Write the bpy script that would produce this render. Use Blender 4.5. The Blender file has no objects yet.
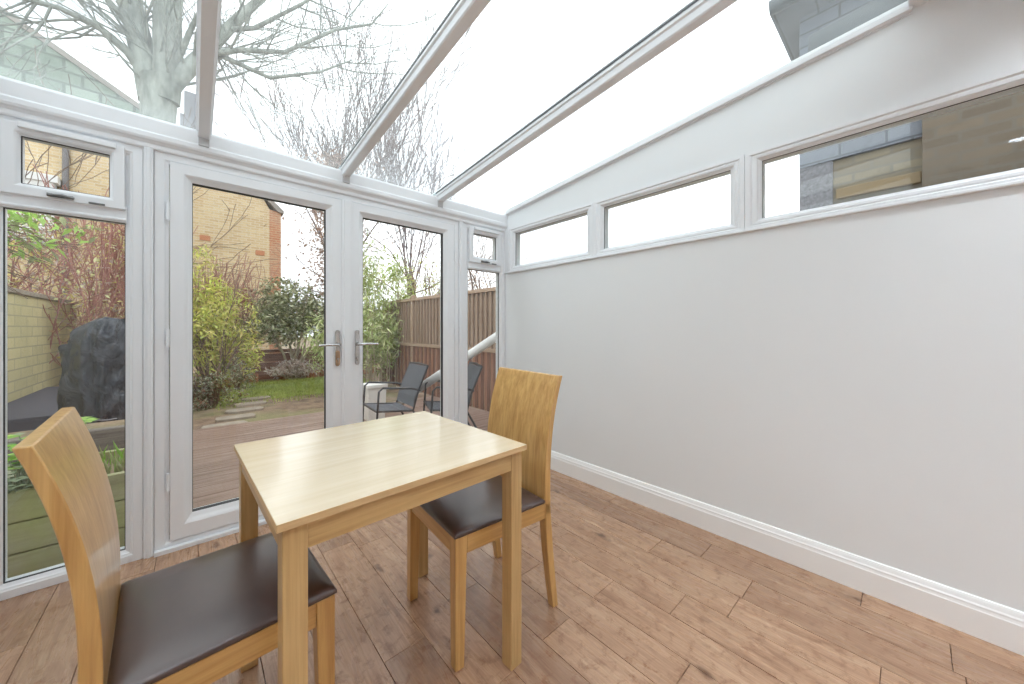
import bpy, math, random
from mathutils import Vector, Matrix, Quaternion

C = bpy.context.scene.collection
PI = math.pi
# ------------------------------------------------------------------ survey: viewpoint used to take bearings
FL, CX, HY, EYE, YAW = 357.0, 512.0, 328.0, 1.15, math.radians(41.7)
FW = Vector((math.sin(YAW), math.cos(YAW), 0)); RT = Vector((math.cos(YAW), -math.sin(YAW), 0))
def at(px, py, d):
    p = (FW + RT*((px-CX)/FL))*d
    return Vector((p.x, p.y, EYE + (HY-py)/FL*d))
FILL_LAMP = 330.0  # strength of the added fill lights
W, D = 2.19, 2.554            # right wall x, garden wall y
def roof_z(y): return 2.215 + (2.524-y)*0.0935

# ------------------------------------------------------------------ mesh builder
class MB:
    def __init__(s): s.v=[]; s.f=[]; s.sm=[]; s.mi=[]; s.cur=0
    def add(s, vs, fs, smooth=False):
        b=len(s.v); s.v += [tuple(v) for v in vs]
        for f in fs: s.f.append(tuple(b+i for i in f)); s.sm.append(smooth); s.mi.append(s.cur)
    def box(s, x0,x1,y0,y1,z0,z1):
        s.add([(x0,y0,z0),(x1,y0,z0),(x1,y1,z0),(x0,y1,z0),(x0,y0,z1),(x1,y0,z1),(x1,y1,z1),(x0,y1,z1)],
              [(0,3,2,1),(4,5,6,7),(0,1,5,4),(1,2,6,5),(2,3,7,6),(3,0,4,7)]); return s
    def hexa(s, bot, top):
        s.add(list(bot)+list(top), [(0,3,2,1),(4,5,6,7),(0,1,5,4),(1,2,6,5),(2,3,7,6),(3,0,4,7)]); return s
    def prism(s, poly, fn):
        """poly: list of 2d points; fn(p, k) -> 3d for k=0,1"""
        n=len(poly); vs=[fn(p,0) for p in poly]+[fn(p,1) for p in poly]
        fs=[tuple(range(n-1,-1,-1)), tuple(range(n,2*n))]+[(i,(i+1)%n,n+(i+1)%n,n+i) for i in range(n)]
        s.add(vs,fs); return s
    def tube(s, pts, rad, n=6, smooth=True, cap=True):
        pts=[Vector(p) for p in pts]
        if not hasattr(rad,'__len__'): rad=[rad]*len(pts)
        vs=[]; prev=None
        for i,p in enumerate(pts):
            t=(pts[min(i+1,len(pts)-1)]-pts[max(i-1,0)])
            if t.length<1e-9: t=Vector((0,0,1))
            t.normalize()
            if prev is None: a=t.orthogonal().normalized()
            else:
                a=prev-t*prev.dot(t)
                a=a.normalized() if a.length>1e-6 else t.orthogonal().normalized()
            prev=a; b=t.cross(a)
            for k in range(n):
                th=2*PI*k/n; vs.append(p+(a*math.cos(th)+b*math.sin(th))*rad[i])
        fs=[]
        for i in range(len(pts)-1):
            for k in range(n):
                fs.append((i*n+k,i*n+(k+1)%n,(i+1)*n+(k+1)%n,(i+1)*n+k))
        s.add(vs,fs,smooth)
        if cap:
            s.add(vs[:n],[tuple(range(n-1,-1,-1))]); s.add(vs[-n:],[tuple(range(n))])
        return s
    def cyl(s,c,r,h,n=24):
        c=Vector(c); return s.tube([c,c+Vector((0,0,h))],r,n)
    def ring(s, u0,u1,v0,v1, prof, fn):
        """mitred frame: prof = closed list of (inset, depth); fn(u,v,depth)->3d"""
        n=len(prof); vs=[]
        for c in range(4):
            for (i,d) in prof:
                u=(u0+i, u1-i, u1-i, u0+i)[c]; v=(v0+i, v0+i, v1-i, v1-i)[c]
                vs.append(fn(u,v,d))
        fs=[]
        for c in range(4):
            c2=(c+1)%4
            for k in range(n):
                k2=(k+1)%n; fs.append((c*n+k,c*n+k2,c2*n+k2,c2*n+k))
        s.add(vs,fs); return s
    def leaf(s, p, d, up, l, w):
        d=d.normalized(); a=d.cross(up)
        if a.length<1e-4: a=d.orthogonal()
        a.normalize(); nrm=a.cross(d)
        s.add([p, p+d*l*.45+a*w*.5, p+d*l-nrm*l*.12, p+d*l*.45-a*w*.5, p+d*l*.45+nrm*w*.12],
              [(0,1,4),(1,2,4),(2,3,4),(3,0,4)])
    def build(s, name, mats, parent=None, bevel=0, seg=2):
        me=bpy.data.meshes.new(name); me.from_pydata(s.v,[],s.f)
        if not isinstance(mats,(list,tuple)): mats=[mats]
        for m in mats: me.materials.append(m)
        me.polygons.foreach_set('use_smooth', s.sm); me.polygons.foreach_set('material_index', s.mi)
        me.update(); me.validate()
        import bmesh
        if len(s.f)<20000:
            bm=bmesh.new(); bm.from_mesh(me); bmesh.ops.recalc_face_normals(bm, faces=bm.faces) ; bm.to_mesh(me); bm.free()
        o=bpy.data.objects.new(name,me); C.objects.link(o)
        if parent: o.parent=parent
        if bevel:
            b=o.modifiers.new('bevel','BEVEL'); b.width=bevel; b.segments=seg; b.limit_method='ANGLE'; b.angle_limit=math.radians(40)
            b.harden_normals=False
        return o

def thing(name,label,cat,loc=(0,0,0),rz=0,group=None):
    o=bpy.data.objects.new(name,None); C.objects.link(o); o.location=loc; o.rotation_euler=(0,0,rz)
    o.empty_display_size=.1; o['label']=label; o['category']=cat
    if group: o['group']=group
    return o
def tag(o,label,cat,group=None,kind=None):
    o['label']=label; o['category']=cat
    if group: o['group']=group
    if kind: o['kind']=kind
    return o
def struct(o,label=None,cat=None):
    o['kind']='structure'
    if label: o['label']=label; o['category']=cat
    return o
def sempty(name,label,cat):
    o=bpy.data.objects.new(name,None); C.objects.link(o); struct(o,label,cat); return o
def dup(root,loc,rz,label):
    r=root.copy(); C.objects.link(r); r.location=loc; r.rotation_euler=(0,0,rz); r['label']=label
    for ch in list(root.children):
        c=ch.copy(); C.objects.link(c); c.parent=r
        for g in ch.children:
            d=g.copy(); C.objects.link(d); d.parent=c
    return r

# ------------------------------------------------------------------ materials
class NT:
    def __init__(s,name):
        s.m=bpy.data.materials.new(name); s.m.use_nodes=True; s.t=s.m.node_tree; s.t.nodes.clear()
        s.out=s.n('ShaderNodeOutputMaterial')
    def n(s,typ,**kw):
        nd=s.t.nodes.new(typ)
        for k,v in kw.items():
            if k.startswith('_'): setattr(nd,k[1:],v)
        return nd
    def l(s,a,b): s.t.links.new(a,b)
    def coord(s,scale=(1,1,1),kind='Object',rot=(0,0,0)):
        tc=s.n('ShaderNodeTexCoord'); mp=s.n('ShaderNodeMapping'); mp.inputs['Scale'].default_value=scale; mp.inputs['Rotation'].default_value=rot
        s.l(tc.outputs[kind],mp.inputs['Vector']); return mp.outputs['Vector']
    def noise(s,vec,scale,detail=4,rough=.55,dist=0):
        n=s.n('ShaderNodeTexNoise'); n.inputs['Scale'].default_value=scale; n.inputs['Detail'].default_value=detail
        n.inputs['Roughness'].default_value=rough; n.inputs['Distortion'].default_value=dist; s.l(vec,n.inputs['Vector']); return n.outputs['Fac']
    def ramp(s,fac,stops):
        r=s.n('ShaderNodeValToRGB'); cr=r.color_ramp
        while len(cr.elements)<len(stops): cr.elements.new(.5)
        for e,(p,c) in zip(cr.elements,stops): e.position=p; e.color=(*c,1)
        s.l(fac,r.inputs['Fac']); return r.outputs['Color']
    def mix(s,fac,a,b,mode='MIX'):
        m=s.n('ShaderNodeMix'); m.data_type='RGBA'; m.blend_type=mode
        for inp,v in ((m.inputs[0],fac),(m.inputs[6],a),(m.inputs[7],b)):
            if hasattr(v,'links'): s.l(v,inp)
            elif isinstance(v,tuple): inp.default_value=(*v,1)
            else: inp.default_value=v
        return m.outputs[2]
    def bump(s,h,strength,dist=.01):
        b=s.n('ShaderNodeBump'); b.inputs['Strength'].default_value=strength; b.inputs['Distance'].default_value=dist
        s.l(h,b.inputs['Height']); return b.outputs['Normal']
    def pbr(s,col,rough=.5,metal=0,normal=None,coat=0,spec=None,trans=None):
        p=s.n('ShaderNodeBsdfPrincipled')
        for k,v in (('Base Color',col),('Roughness',rough),('Metallic',metal)):
            if hasattr(v,'links'): s.l(v,p.inputs[k])
            elif isinstance(v,tuple): p.inputs[k].default_value=(*v,1)
            else: p.inputs[k].default_value=v
        if normal is not None: s.l(normal,p.inputs['Normal'])
        if coat: p.inputs['Coat Weight'].default_value=coat; p.inputs['Coat Roughness'].default_value=.12 if rough!=.40 else .30
        if spec is not None: p.inputs['Specular IOR Level'].default_value=spec
        s.l(p.outputs[0],s.out.inputs['Surface']); return s.m
def lin(r,g,b):
    f=lambda c:(c/255/12.92 if c/255<=.04045 else ((c/255+.055)/1.055)**2.4)
    return (f(r),f(g),f(b))

def m_plain(name,col,rough=.5,metal=0,var=.06,scale=6,bump=.1):
    t=NT(name); v=t.coord(); n=t.noise(v,scale,3)
    c2=tuple(min(1,x*(1+var)) for x in col); c1=tuple(x*(1-var) for x in col)
    return t.pbr(t.ramp(n,[(.3,c1),(.7,c2)]),rough,metal,t.bump(t.noise(v,scale*20,2),bump,.001))
def m_wood(name,axis,c1,c2,c3,rough=.4,coat=0,sc=1.0,knots=False,fine=.35):
    t=NT(name); s=[22*sc,22*sc,22*sc]; s['xyz'.index(axis)]=1.3*sc
    v=t.coord(tuple(s)); n=t.noise(v,1.6,6,.6,.6)
    s2=[70*sc]*3; s2['xyz'.index(axis)]=2.5*sc
    n2=t.noise(t.coord(tuple(s2)),1.5,3,.6)
    col=t.ramp(n,[(.3,c1),(.5,c2),(.72,c3)])
    col=t.mix(fine,col,t.ramp(n2,[(.35,tuple(x*.72 for x in c2)),(.65,c3)]))
    return t.pbr(col,rough,0,t.bump(n2,.08,.001),coat)
def m_glass(name,tint=(1,1,1),haze=0,hazecol=(.9,.93,.92)):
    t=NT(name)
    tr=t.n('ShaderNodeBsdfTransparent'); tr.inputs[0].default_value=(*tint,1)
    gl=t.n('ShaderNodeBsdfGlossy'); gl.inputs['Roughness'].default_value=.0; gl.inputs[0].default_value=(1,1,1,1)
    ge=t.n('ShaderNodeNewGeometry'); dp=t.n('ShaderNodeVectorMath'); dp.operation='DOT_PRODUCT'
    t.l(ge.outputs['Incoming'],dp.inputs[0]); t.l(ge.outputs['Normal'],dp.inputs[1])
    def mth(op,a,b=None):
        q=t.n('ShaderNodeMath'); q.operation=op
        for k,v in enumerate((a,b)):
            if v is None: continue
            if hasattr(v,'links'): t.l(v,q.inputs[k])
            else: q.inputs[k].default_value=v
        return q.outputs[0]
    fz=mth('ADD',mth('MULTIPLY',mth('POWER',mth('SUBTRACT',1,mth('ABSOLUTE',dp.outputs['Value'])),5),.96),.035)   # Schlick reflectance
    mx=t.n('ShaderNodeMixShader'); t.l(fz,mx.inputs[0])
    base=tr.outputs[0]
    if haze:
        tl=t.n('ShaderNodeBsdfTranslucent'); tl.inputs[0].default_value=(*hazecol,1)
        m2=t.n('ShaderNodeMixShader')
        nz=t.noise(t.coord((1,1,1)),2.2,5,.65)
        mr=t.n('ShaderNodeMapRange'); mr.inputs[1].default_value=.3; mr.inputs[2].default_value=.75; mr.inputs[3].default_value=haze*.6; mr.inputs[4].default_value=haze*1.5
        t.l(nz,mr.inputs[0]); t.l(mr.outputs[0],m2.inputs[0]); t.l(base,m2.inputs[1]); t.l(tl.outputs[0],m2.inputs[2]); base=m2.outputs[0]
    t.l(base,mx.inputs[1]); t.l(gl.outputs[0],mx.inputs[2]); t.l(mx.outputs[0],t.out.inputs['Surface'])
    return t.m
def m_brick(name,uaxis,c1,c2,mortar,bw=.225,bh=.075,rough=.9,patch=None,mort=.010):
    t=NT(name); tc=t.n('ShaderNodeTexCoord'); sp=t.n('ShaderNodeSeparateXYZ'); cb=t.n('ShaderNodeCombineXYZ')
    t.l(tc.outputs['Object'],sp.inputs[0]); t.l(sp.outputs['XYZ'.index(uaxis)],cb.inputs[0]); t.l(sp.outputs[2],cb.inputs[1])
    b=t.n('ShaderNodeTexBrick'); t.l(cb.outputs[0],b.inputs['Vector']); b.inputs['Scale'].default_value=1
    b.inputs['Brick Width'].default_value=bw; b.inputs['Row Height'].default_value=bh; b.inputs['Mortar Size'].default_value=mort
    b.inputs['Color1'].default_value=(*c1,1); b.inputs['Color2'].default_value=(*c2,1); b.inputs['Mortar'].default_value=(*mortar,1)
    n=t.noise(tc.outputs['Object'],1.1,5,.6); n3=t.noise(tc.outputs['Object'],9,3,.6)
    col=t.mix(t.ramp(n,[(.4,(0,0,0)),(.7,(.5,.5,.5))]),b.outputs['Color'],patch or mortar)
    col=t.mix(t.ramp(n3,[(.55,(0,0,0)),(.75,(.35,.35,.35))]),col,tuple(x*.6 for x in c2))
    return t.pbr(col,rough,0,t.bump(b.outputs['Fac'],-.4,.01))
def m_leaf(name,col,var=.35):
    t=NT(name); n=t.noise(t.coord(),3.5,3,.7)
    c=t.ramp(n,[(.3,tuple(x*(1-var) for x in col)),(.7,tuple(min(1,x*(1+var)) for x in col))])
    d=t.n('ShaderNodeBsdfDiffuse'); tl=t.n('ShaderNodeBsdfTranslucent'); g=t.n('ShaderNodeBsdfGlossy'); g.inputs['Roughness'].default_value=.45
    t.l(c,d.inputs[0]); t.l(c,tl.inputs[0]); m1=t.n('ShaderNodeMixShader'); m1.inputs[0].default_value=.35
    t.l(d.outputs[0],m1.inputs[1]); t.l(tl.outputs[0],m1.inputs[2]); m2=t.n('ShaderNodeMixShader'); m2.inputs[0].default_value=.05
    t.l(m1.outputs[0],m2.inputs[1]); t.l(g.outputs[0],m2.inputs[2]); t.l(m2.outputs[0],t.out.inputs['Surface']); return t.m

M={}
M['upvc']=m_plain('white_upvc',(.80,.815,.84),.28,0,.01,3,.02)
M['wall']=m_plain('wall_paint',(.79,.81,.825),.55,0,.012,1.2,.06)
M['ceil']=m_plain('ceiling_paint',(.8,.8,.8),.8,0,.01,2,.05)
M['skirt']=m_plain('skirting_gloss',(.88,.88,.88),.35,0,.01,2,.02)
M['seal']=m_plain('dark_gasket',(.03,.03,.035),.6,0,.1,5)
M['endshade']=m_plain('grey_end_shade',(.55,.55,.56),.5)  # grey for the shadow painted at the roof bar ends
M['glass']=m_glass('clear_glass',(.97,.985,.975))
M['roofglass']=m_glass('roof_glass',(.95,.98,.97),.05,(.95,.97,.965))
o1,o2,o3=lin(172,124,66),lin(200,154,90),lin(220,180,118)
for a in 'xyz': M['oak_'+a]=m_wood('honey_oak_'+a,a,o1,o2,o3,.3,.45)
for a in 'xyz': M['toak_'+a]=m_wood('table_oak_'+a,a,lin(180,142,90),lin(198,162,108),lin(212,180,128),.36,.25)
M['maple']=m_wood('pale_maple','x',lin(214,195,164),lin(219,201,172),lin(224,208,181),.22,.5,.7,False,.12)
M['maple_edge']=m_wood('pale_maple_edge','x',lin(206,170,120),lin(216,182,134),lin(226,196,150),.4,0)
def m_leather():
    t=NT('dark_brown_leather'); v=t.coord(); vo=t.n('ShaderNodeTexVoronoi'); vo.inputs['Scale'].default_value=420; t.l(v,vo.inputs['Vector'])
    n=t.noise(v,5,3)
    return t.pbr(t.ramp(n,[(.3,lin(58,40,38)),(.7,lin(72,52,48))]),.40,0,t.bump(vo.outputs['Distance'],.12,.0006),coat=.5,spec=.8)
M['leather']=m_leather()
def m_metal(name,col,r): 
    t=NT(name); return t.pbr(t.ramp(t.noise(t.coord(),30,3),[(.3,tuple(x*.85 for x in col)),(.7,col)]),r,1)
M['chrome']=m_metal('brushed_chrome',(.62,.62,.62),.25)
M['brass']=m_metal('worn_brass_chrome',(.55,.40,.28),.3)
M['blackmetal']=m_plain('black_steel',(.035,.035,.04),.4,0,.1,20)
M['mesh']=m_plain('grey_textilene',lin(92,94,100),.75,0,.12,40,.3)
M['tarp']=None

def m_floor():
    t=NT('oak_floorboards'); at_=t.n('ShaderNodeAttribute'); at_.attribute_name='plank'
    sep=t.n('ShaderNodeSeparateColor'); t.l(at_.outputs['Color'],sep.inputs[0])
    tc=t.n('ShaderNodeTexCoord'); mp=t.n('ShaderNodeMapping'); mp.inputs['Scale'].default_value=(14,1.6,1)
    off=t.n('ShaderNodeCombineXYZ'); mu=t.n('ShaderNodeMath'); mu.operation='MULTIPLY'; mu.inputs[1].default_value=37; t.l(sep.outputs[0],mu.inputs[0])
    t.l(mu.outputs[0],off.inputs[0]); t.l(mu.outputs[0],off.inputs[1]); t.l(off.outputs[0],mp.inputs['Location']); t.l(tc.outputs['Object'],mp.inputs['Vector'])
    n=t.noise(mp.outputs[0],1.3,7,.62,1.2)
    mp2=t.n('ShaderNodeMapping'); mp2.inputs['Scale'].default_value=(90,5,1); t.l(tc.outputs['Object'],mp2.inputs['Vector'])
    fine=t.noise(mp2.outputs[0],1.5,4,.65)
    col=t.ramp(n,[(.24,lin(104,72,54)),(.38,lin(158,120,94)),(.52,lin(184,148,120)),(.66,lin(196,164,136)),(.8,lin(214,186,160))])
    col=t.mix(.4,col,t.ramp(fine,[(.35,lin(140,102,78)),(.6,lin(190,154,126))]))
    tone=t.ramp(sep.outputs[1],[(0,(.74,.72,.72)),(.5,(.92,.92,.92)),(1,(1.0,1.0,1.0))])
    col=t.mix(1,col,tone,'MULTIPLY')
    mot=t.noise(tc.outputs['Object'],22,5,.7,.4)
    col=t.mix(t.ramp(mot,[(.52,(0,0,0)),(.66,(.7,.7,.7))]),col,lin(130,90,66))
    # knots
    mp3=t.n('ShaderNodeMapping'); mp3.inputs['Scale'].default_value=(4.2,2.0,1); t.l(tc.outputs['Object'],mp3.inputs['Vector'])
    wob=t.noise(tc.outputs['Object'],18,3); 
    vm=t.n('ShaderNodeVectorMath'); vm.operation='ADD'; sc=t.n('ShaderNodeVectorMath'); sc.operation='SCALE'; sc.inputs['Scale'].default_value=.25
    nn=t.n('ShaderNodeTexNoise'); nn.inputs['Scale'].default_value=16; t.l(tc.outputs['Object'],nn.inputs['Vector']); t.l(nn.outputs['Color'],sc.inputs[0])
    t.l(mp3.outputs[0],vm.inputs[0]); t.l(sc.outputs[0],vm.inputs[1])
    vo=t.n('ShaderNodeTexVoronoi'); vo.inputs['Scale'].default_value=1.5; t.l(vm.outputs[0],vo.inputs['Vector'])
    k=t.ramp(vo.outputs['Distance'],[(.0,(.9,.9,.9)),(.07,(.6,.6,.6)),(.15,(0,0,0))])
    col=t.mix(k,col,lin(84,54,40))
    rg=t.ramp(n,[(.3,(.34,.34,.34)),(.7,(.22,.22,.22))])
    return t.pbr(col,rg,0,t.bump(fine,.12,.001),spec=.5)
M['floor']=m_floor()

# ------------------------------------------------------------------ the room
def rr(r): return random.Random(r)
def make_floor():
    rng=rr(5); mb=MB(); cols=[]
    known={3:[1.208],4:[.89],5:[1.308],6:[.907],7:[1.21,.507],8:[.906],9:[.65],10:[.491,1.6],11:[.904],12:[1.31]}
    x0=.487; p=.1568; g=.0004; k=-9
    while True:
        xa=x0+(k-3)*p; xb=xa+p; k+=1
        if xb< -.9: continue
        if xa>W: break
        xa=max(xa,-.9); xb=min(xb,W)
        js=sorted(known.get(k-1,[rng.uniform(.3,1.4)])); ys=list(js)
        while ys[0]>-3: ys.insert(0, ys[0]-rng.choice([.42,.6,.8,1.0,1.2]))
        while ys[-1]<D: ys.append(ys[-1]+rng.choice([.45,.62,.8,1.05]))
        for a,b in zip(ys[:-1],ys[1:]):
            a=max(a,-3); b=min(b,D+.02)
            if b-a<.01: continue
            nf=len(mb.f); e=.0012
            X0,X1,Y0,Y1=xa+g,xb-g,a+g,b-g
            mb.add([(X0,Y0,-.004),(X1,Y0,-.004),(X1,Y1,-.004),(X0,Y1,-.004),(X0+e,Y0+e,0),(X1-e,Y0+e,0),(X1-e,Y1-e,0),(X0+e,Y1-e,0)],
                   [(4,5,6,7),(0,1,5,4),(1,2,6,5),(2,3,7,6),(3,0,4,7)])
            c=(rng.random(),rng.random(),rng.random(),1); cols += [c]*(len(mb.f)-nf)
    nf=len(mb.f); mb.cur=1; mb.box(-.9,W,-3,D+.1,-.06,-.0045); cols += [(0,0,0,1)]*(len(mb.f)-nf)
    o=mb.build('floor',[M['floor'],m_plain('joint',lin(84,60,48),.8)])
    at_=o.data.color_attributes.new('plank','FLOAT_COLOR','CORNER'); buf=[]
    for poly in o.data.polygons: buf += list(cols[poly.index])*poly.loop_total
    at_.data.foreach_set('color',buf)
    struct(o,'brown oak plank floor','floor')
make_floor()

# right wall: lower slab + upper gusset with sloping top
mb=MB(); mb.box(W,W+.14,-3,D+.1,-.06,1.665)
top=[(D+.1,2.07),(D+.1,roof_z(D+.1)+.02),(-.02,roof_z(-.02)+.02),(-.02,2.62),(-3,2.62),(-3,1.665),(-1.1,1.665),(-1.1,2.07)]
mb.prism(top,lambda p,k:(W+k*.14,p[0],p[1]))
struct(mb.build('wall_right',M['wall']),'plain pale grey white painted wall','wall')
mb=MB(); mb.box(-1.04,-.9,-3,D+.1,-.06,2.2); mb.prism([(D+.1,2.2),(D+.1,roof_z(D+.1)),(-.02,roof_z(-.02)),(-.02,2.62),(-3,2.62),(-3,2.2)],lambda p,k:(-1.04+k*.14,p[0],p[1]))
struct(mb.build('wall_left',M['wall']))
mb=MB(); mb.box(-.9,W,-3.1,-3,-.06,2.62); struct(mb.build('wall_back',M['ceil']))
# short pier left of the garden window
mb=MB(); mb.box(-.9,-.66,D-.004,D+.1,-.06,2.05); struct(mb.build('wall_front',M['wall']))
mb=MB()
def strips(lo,hi,cs,h=.052):
    out=[]; a=lo
    for c_ in cs: out.append((a,c_-h)); out.append((c_-h,c_+h)); a=c_+h
    out.append((a,hi)); return out
for iy,(ya,yb) in enumerate(strips(-3.1,-.08,(-1.9,-.55))):
    for ix,(xa_,xb_) in enumerate(strips(-1.04,W+.14,(-.35,.65,1.65))):
        if iy%2 and ix%2: mb.box(xa_,xb_,ya,yb,2.69,2.70)
        else: mb.box(xa_,xb_,ya,yb,2.62,2.70)
struct(mb.build('ceiling',M['ceil']),'white kitchen ceiling','ceiling')

# added fill lights in the unseen kitchen behind, to brighten the room
k=0
for (x,y,lab) in ((-.35,-.55,'added recessed fill light at the garden end, over the left wall side'),(.65,-.55,'added recessed fill light at the garden end, in the middle'),(1.65,-.55,'added recessed fill light at the garden end, near the white wall'),
                  (-.35,-1.9,'added recessed fill light at the back, over the left wall side'),(.65,-1.9,'added recessed fill light at the back, in the middle'),(1.65,-1.9,'added recessed fill light at the back, near the white wall')):
    t=thing('fill_downlight',lab,'lamp',(x,y,2.62),0,'added kitchen fill lights')
    mb=MB(); N=24; vs=[]; prf=[(.052,.07),(.050,-.002),(.056,-.006),(.068,-.004),(.069,.0)]
    for r_,z_ in prf: vs+=[(r_*math.cos(2*PI*q/N),r_*math.sin(2*PI*q/N),z_) for q in range(N)]
    mb.add(vs,[(a*N+q,a*N+(q+1)%N,(a+1)*N+(q+1)%N,(a+1)*N+q) for a in range(len(prf)-1) for q in range(N)],True); mb.build('trim_ring',M['upvc'],t)
    tl=NT('fill_lamp_diffuser'); em=tl.n('ShaderNodeEmission'); em.inputs[0].default_value=(.86,.94,1,1); em.inputs[1].default_value=FILL_LAMP; tl.l(em.outputs[0],tl.out.inputs['Surface'])
    MB().tube([(0,0,.062),(0,0,.068)],[.050,.050],24,False).build('diffuser',tl.m,t)
# skirting
prof=[(0,0),(.019,0),(.019,.10),(.017,.104),(.0155,.112),(.0155,.118),(.012,.124),(.0105,.130),(.0085,.137),(.006,.143),(.0,.146)]
mb=MB(); mb.prism(prof,lambda p,k:(W-p[0],(-3,D-.002)[k],p[1]))
struct(mb.build('baseboard_right',M['skirt']),'white moulded skirting board along the right wall','skirting')
mb=MB(); mb.prism(prof,lambda p,k:(-.9+p[0],(-3,D-.002)[k],p[1])); struct(mb.build('baseboard_left',M['skirt']))

# front (garden) frame wall -----------------------------------------------------------
fy=lambda u,v,d:(u,D+d,v)
FR=lambda w:[(0,0),(w*.55,0),(w*.62,.004),(w*.72,.006),(w*.80,.012),(w,.020),(w,.064),(0,.064)]      # fixed frame with ovolo bead
def pane(parent,u0,u1,v0,v1,fn,d=.036,name='glass_pane',mat='glass'):
    mb=MB(); a=fn(u0,v0,d); b=fn(u1,v1,d+.006)
    mb.box(min(a[0],b[0]),max(a[0],b[0]),min(a[1],b[1]),max(a[1],b[1]),min(a[2],b[2]),max(a[2],b[2])); return mb.build(name,M[mat],parent)
def gasket(parent,u0,u1,v0,v1,fn,d0=.0195,w=.003,dp=.03):
    return MB().ring(u0-.001,u1+.001,v0-.001,v1+.001,[(0,d0),(w,d0+.002),(w,d0+dp),(0,d0+dp)],fn).build('gasket',M['seal'],parent)

def side_window(n,u0,u1,label):
    t=sempty('window_%d'%n,label,'window')
    # outer frame, u0..u1 ; z 0..2.05
    mb=MB(); z0,z1,zt0,zt1=0.0,2.052,1.664,1.742
    gl,gr=u0+.062,u1-.062
    mb.ring(u0,u1,z0,z1,FR(.062),fy)
    mb.box(u0+.055,u1-.055,D+.002,D+.062,zt0,zt1)                                # transom
    mb.tube([(u0+.058,D+.004,zt1-.012),(u1-.058,D+.004,zt1-.012)],.009,8)
    mb.tube([(u0+.058,D+.004,zt0+.012),(u1-.058,D+.004,zt0+.012)],.009,8)
    mb.build('window_frame',M['upvc'],t,.0015)
    gasket(t,gl,gr,.062,zt0,fy,.0195,.003,.010); pane(t,gl,gr,.062,zt0,fy)
    # opening top light
    s=MB(); a0,a1,b0,b1=u0+.061,u1-.061,1.724,2.028
    s.ring(a0,a1,b0,b1,[(0,-.014),(.034,-.014),(.041,-.010),(.050,.002),(.050,.05),(0,.05)],fy)
    sash=s.build('sash',M['upvc'],t,.0015)
    g0=a0+.050; g1=a1-.050
    gasket(sash,g0,g1,b0+.05,b1-.05,fy,.001,.003,.01); pane(sash,g0,g1,b0+.05,b1-.05,fy,.02)
    v=MB(); v.box(a0+.045,a1-.028,D-.030,D-.012,b1-.022,b1+.004); v.build('trickle_vent',M['upvc'],t,.004)
    um=(u0+u1)/2-.01
    h=MB(); h.box(um-.045,um+.03,D-.024,D-.013,b0+.008,b0+.022); h.tube([(um-.04,D-.030,b0+.012),(um+.0,D-.036,b0+.016),(um+.035,D-.032,b0+.010)],.006,8); h.box(um+.075,um+.125,D-.022,D-.013,b0+.002,b0+.010)
    hb=h.build('window_handle',m_metal('dark_catch',(.22,.22,.22),.35),sash,.001); hb['label']='grey metal window catch'
    return t
side_window(1,-.667,-.19,'tall side window left of the doors with small top light')
side_window(2,1.715,W-.002,'narrow side window right of the doors with small top light')
# mullions and head
def mull(n,x0,x1,proud=.012,z1=2.052):
    mb=MB(); mb.box(x0,x1,D-proud,D+.064,0,z1); mb.box(x0+(x1-x0)*.3,x1-(x1-x0)*.3,D-proud-.006,D-proud+.01,0,z1)
    struct(mb.build('trim_%d'%n,M['upvc'],None,.003),'white vertical frame post '+('left' if n==1 else 'right')+' of the doors','frame post')
mull(1,-.188,-.152); mull(2,1.672,1.713)
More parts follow.
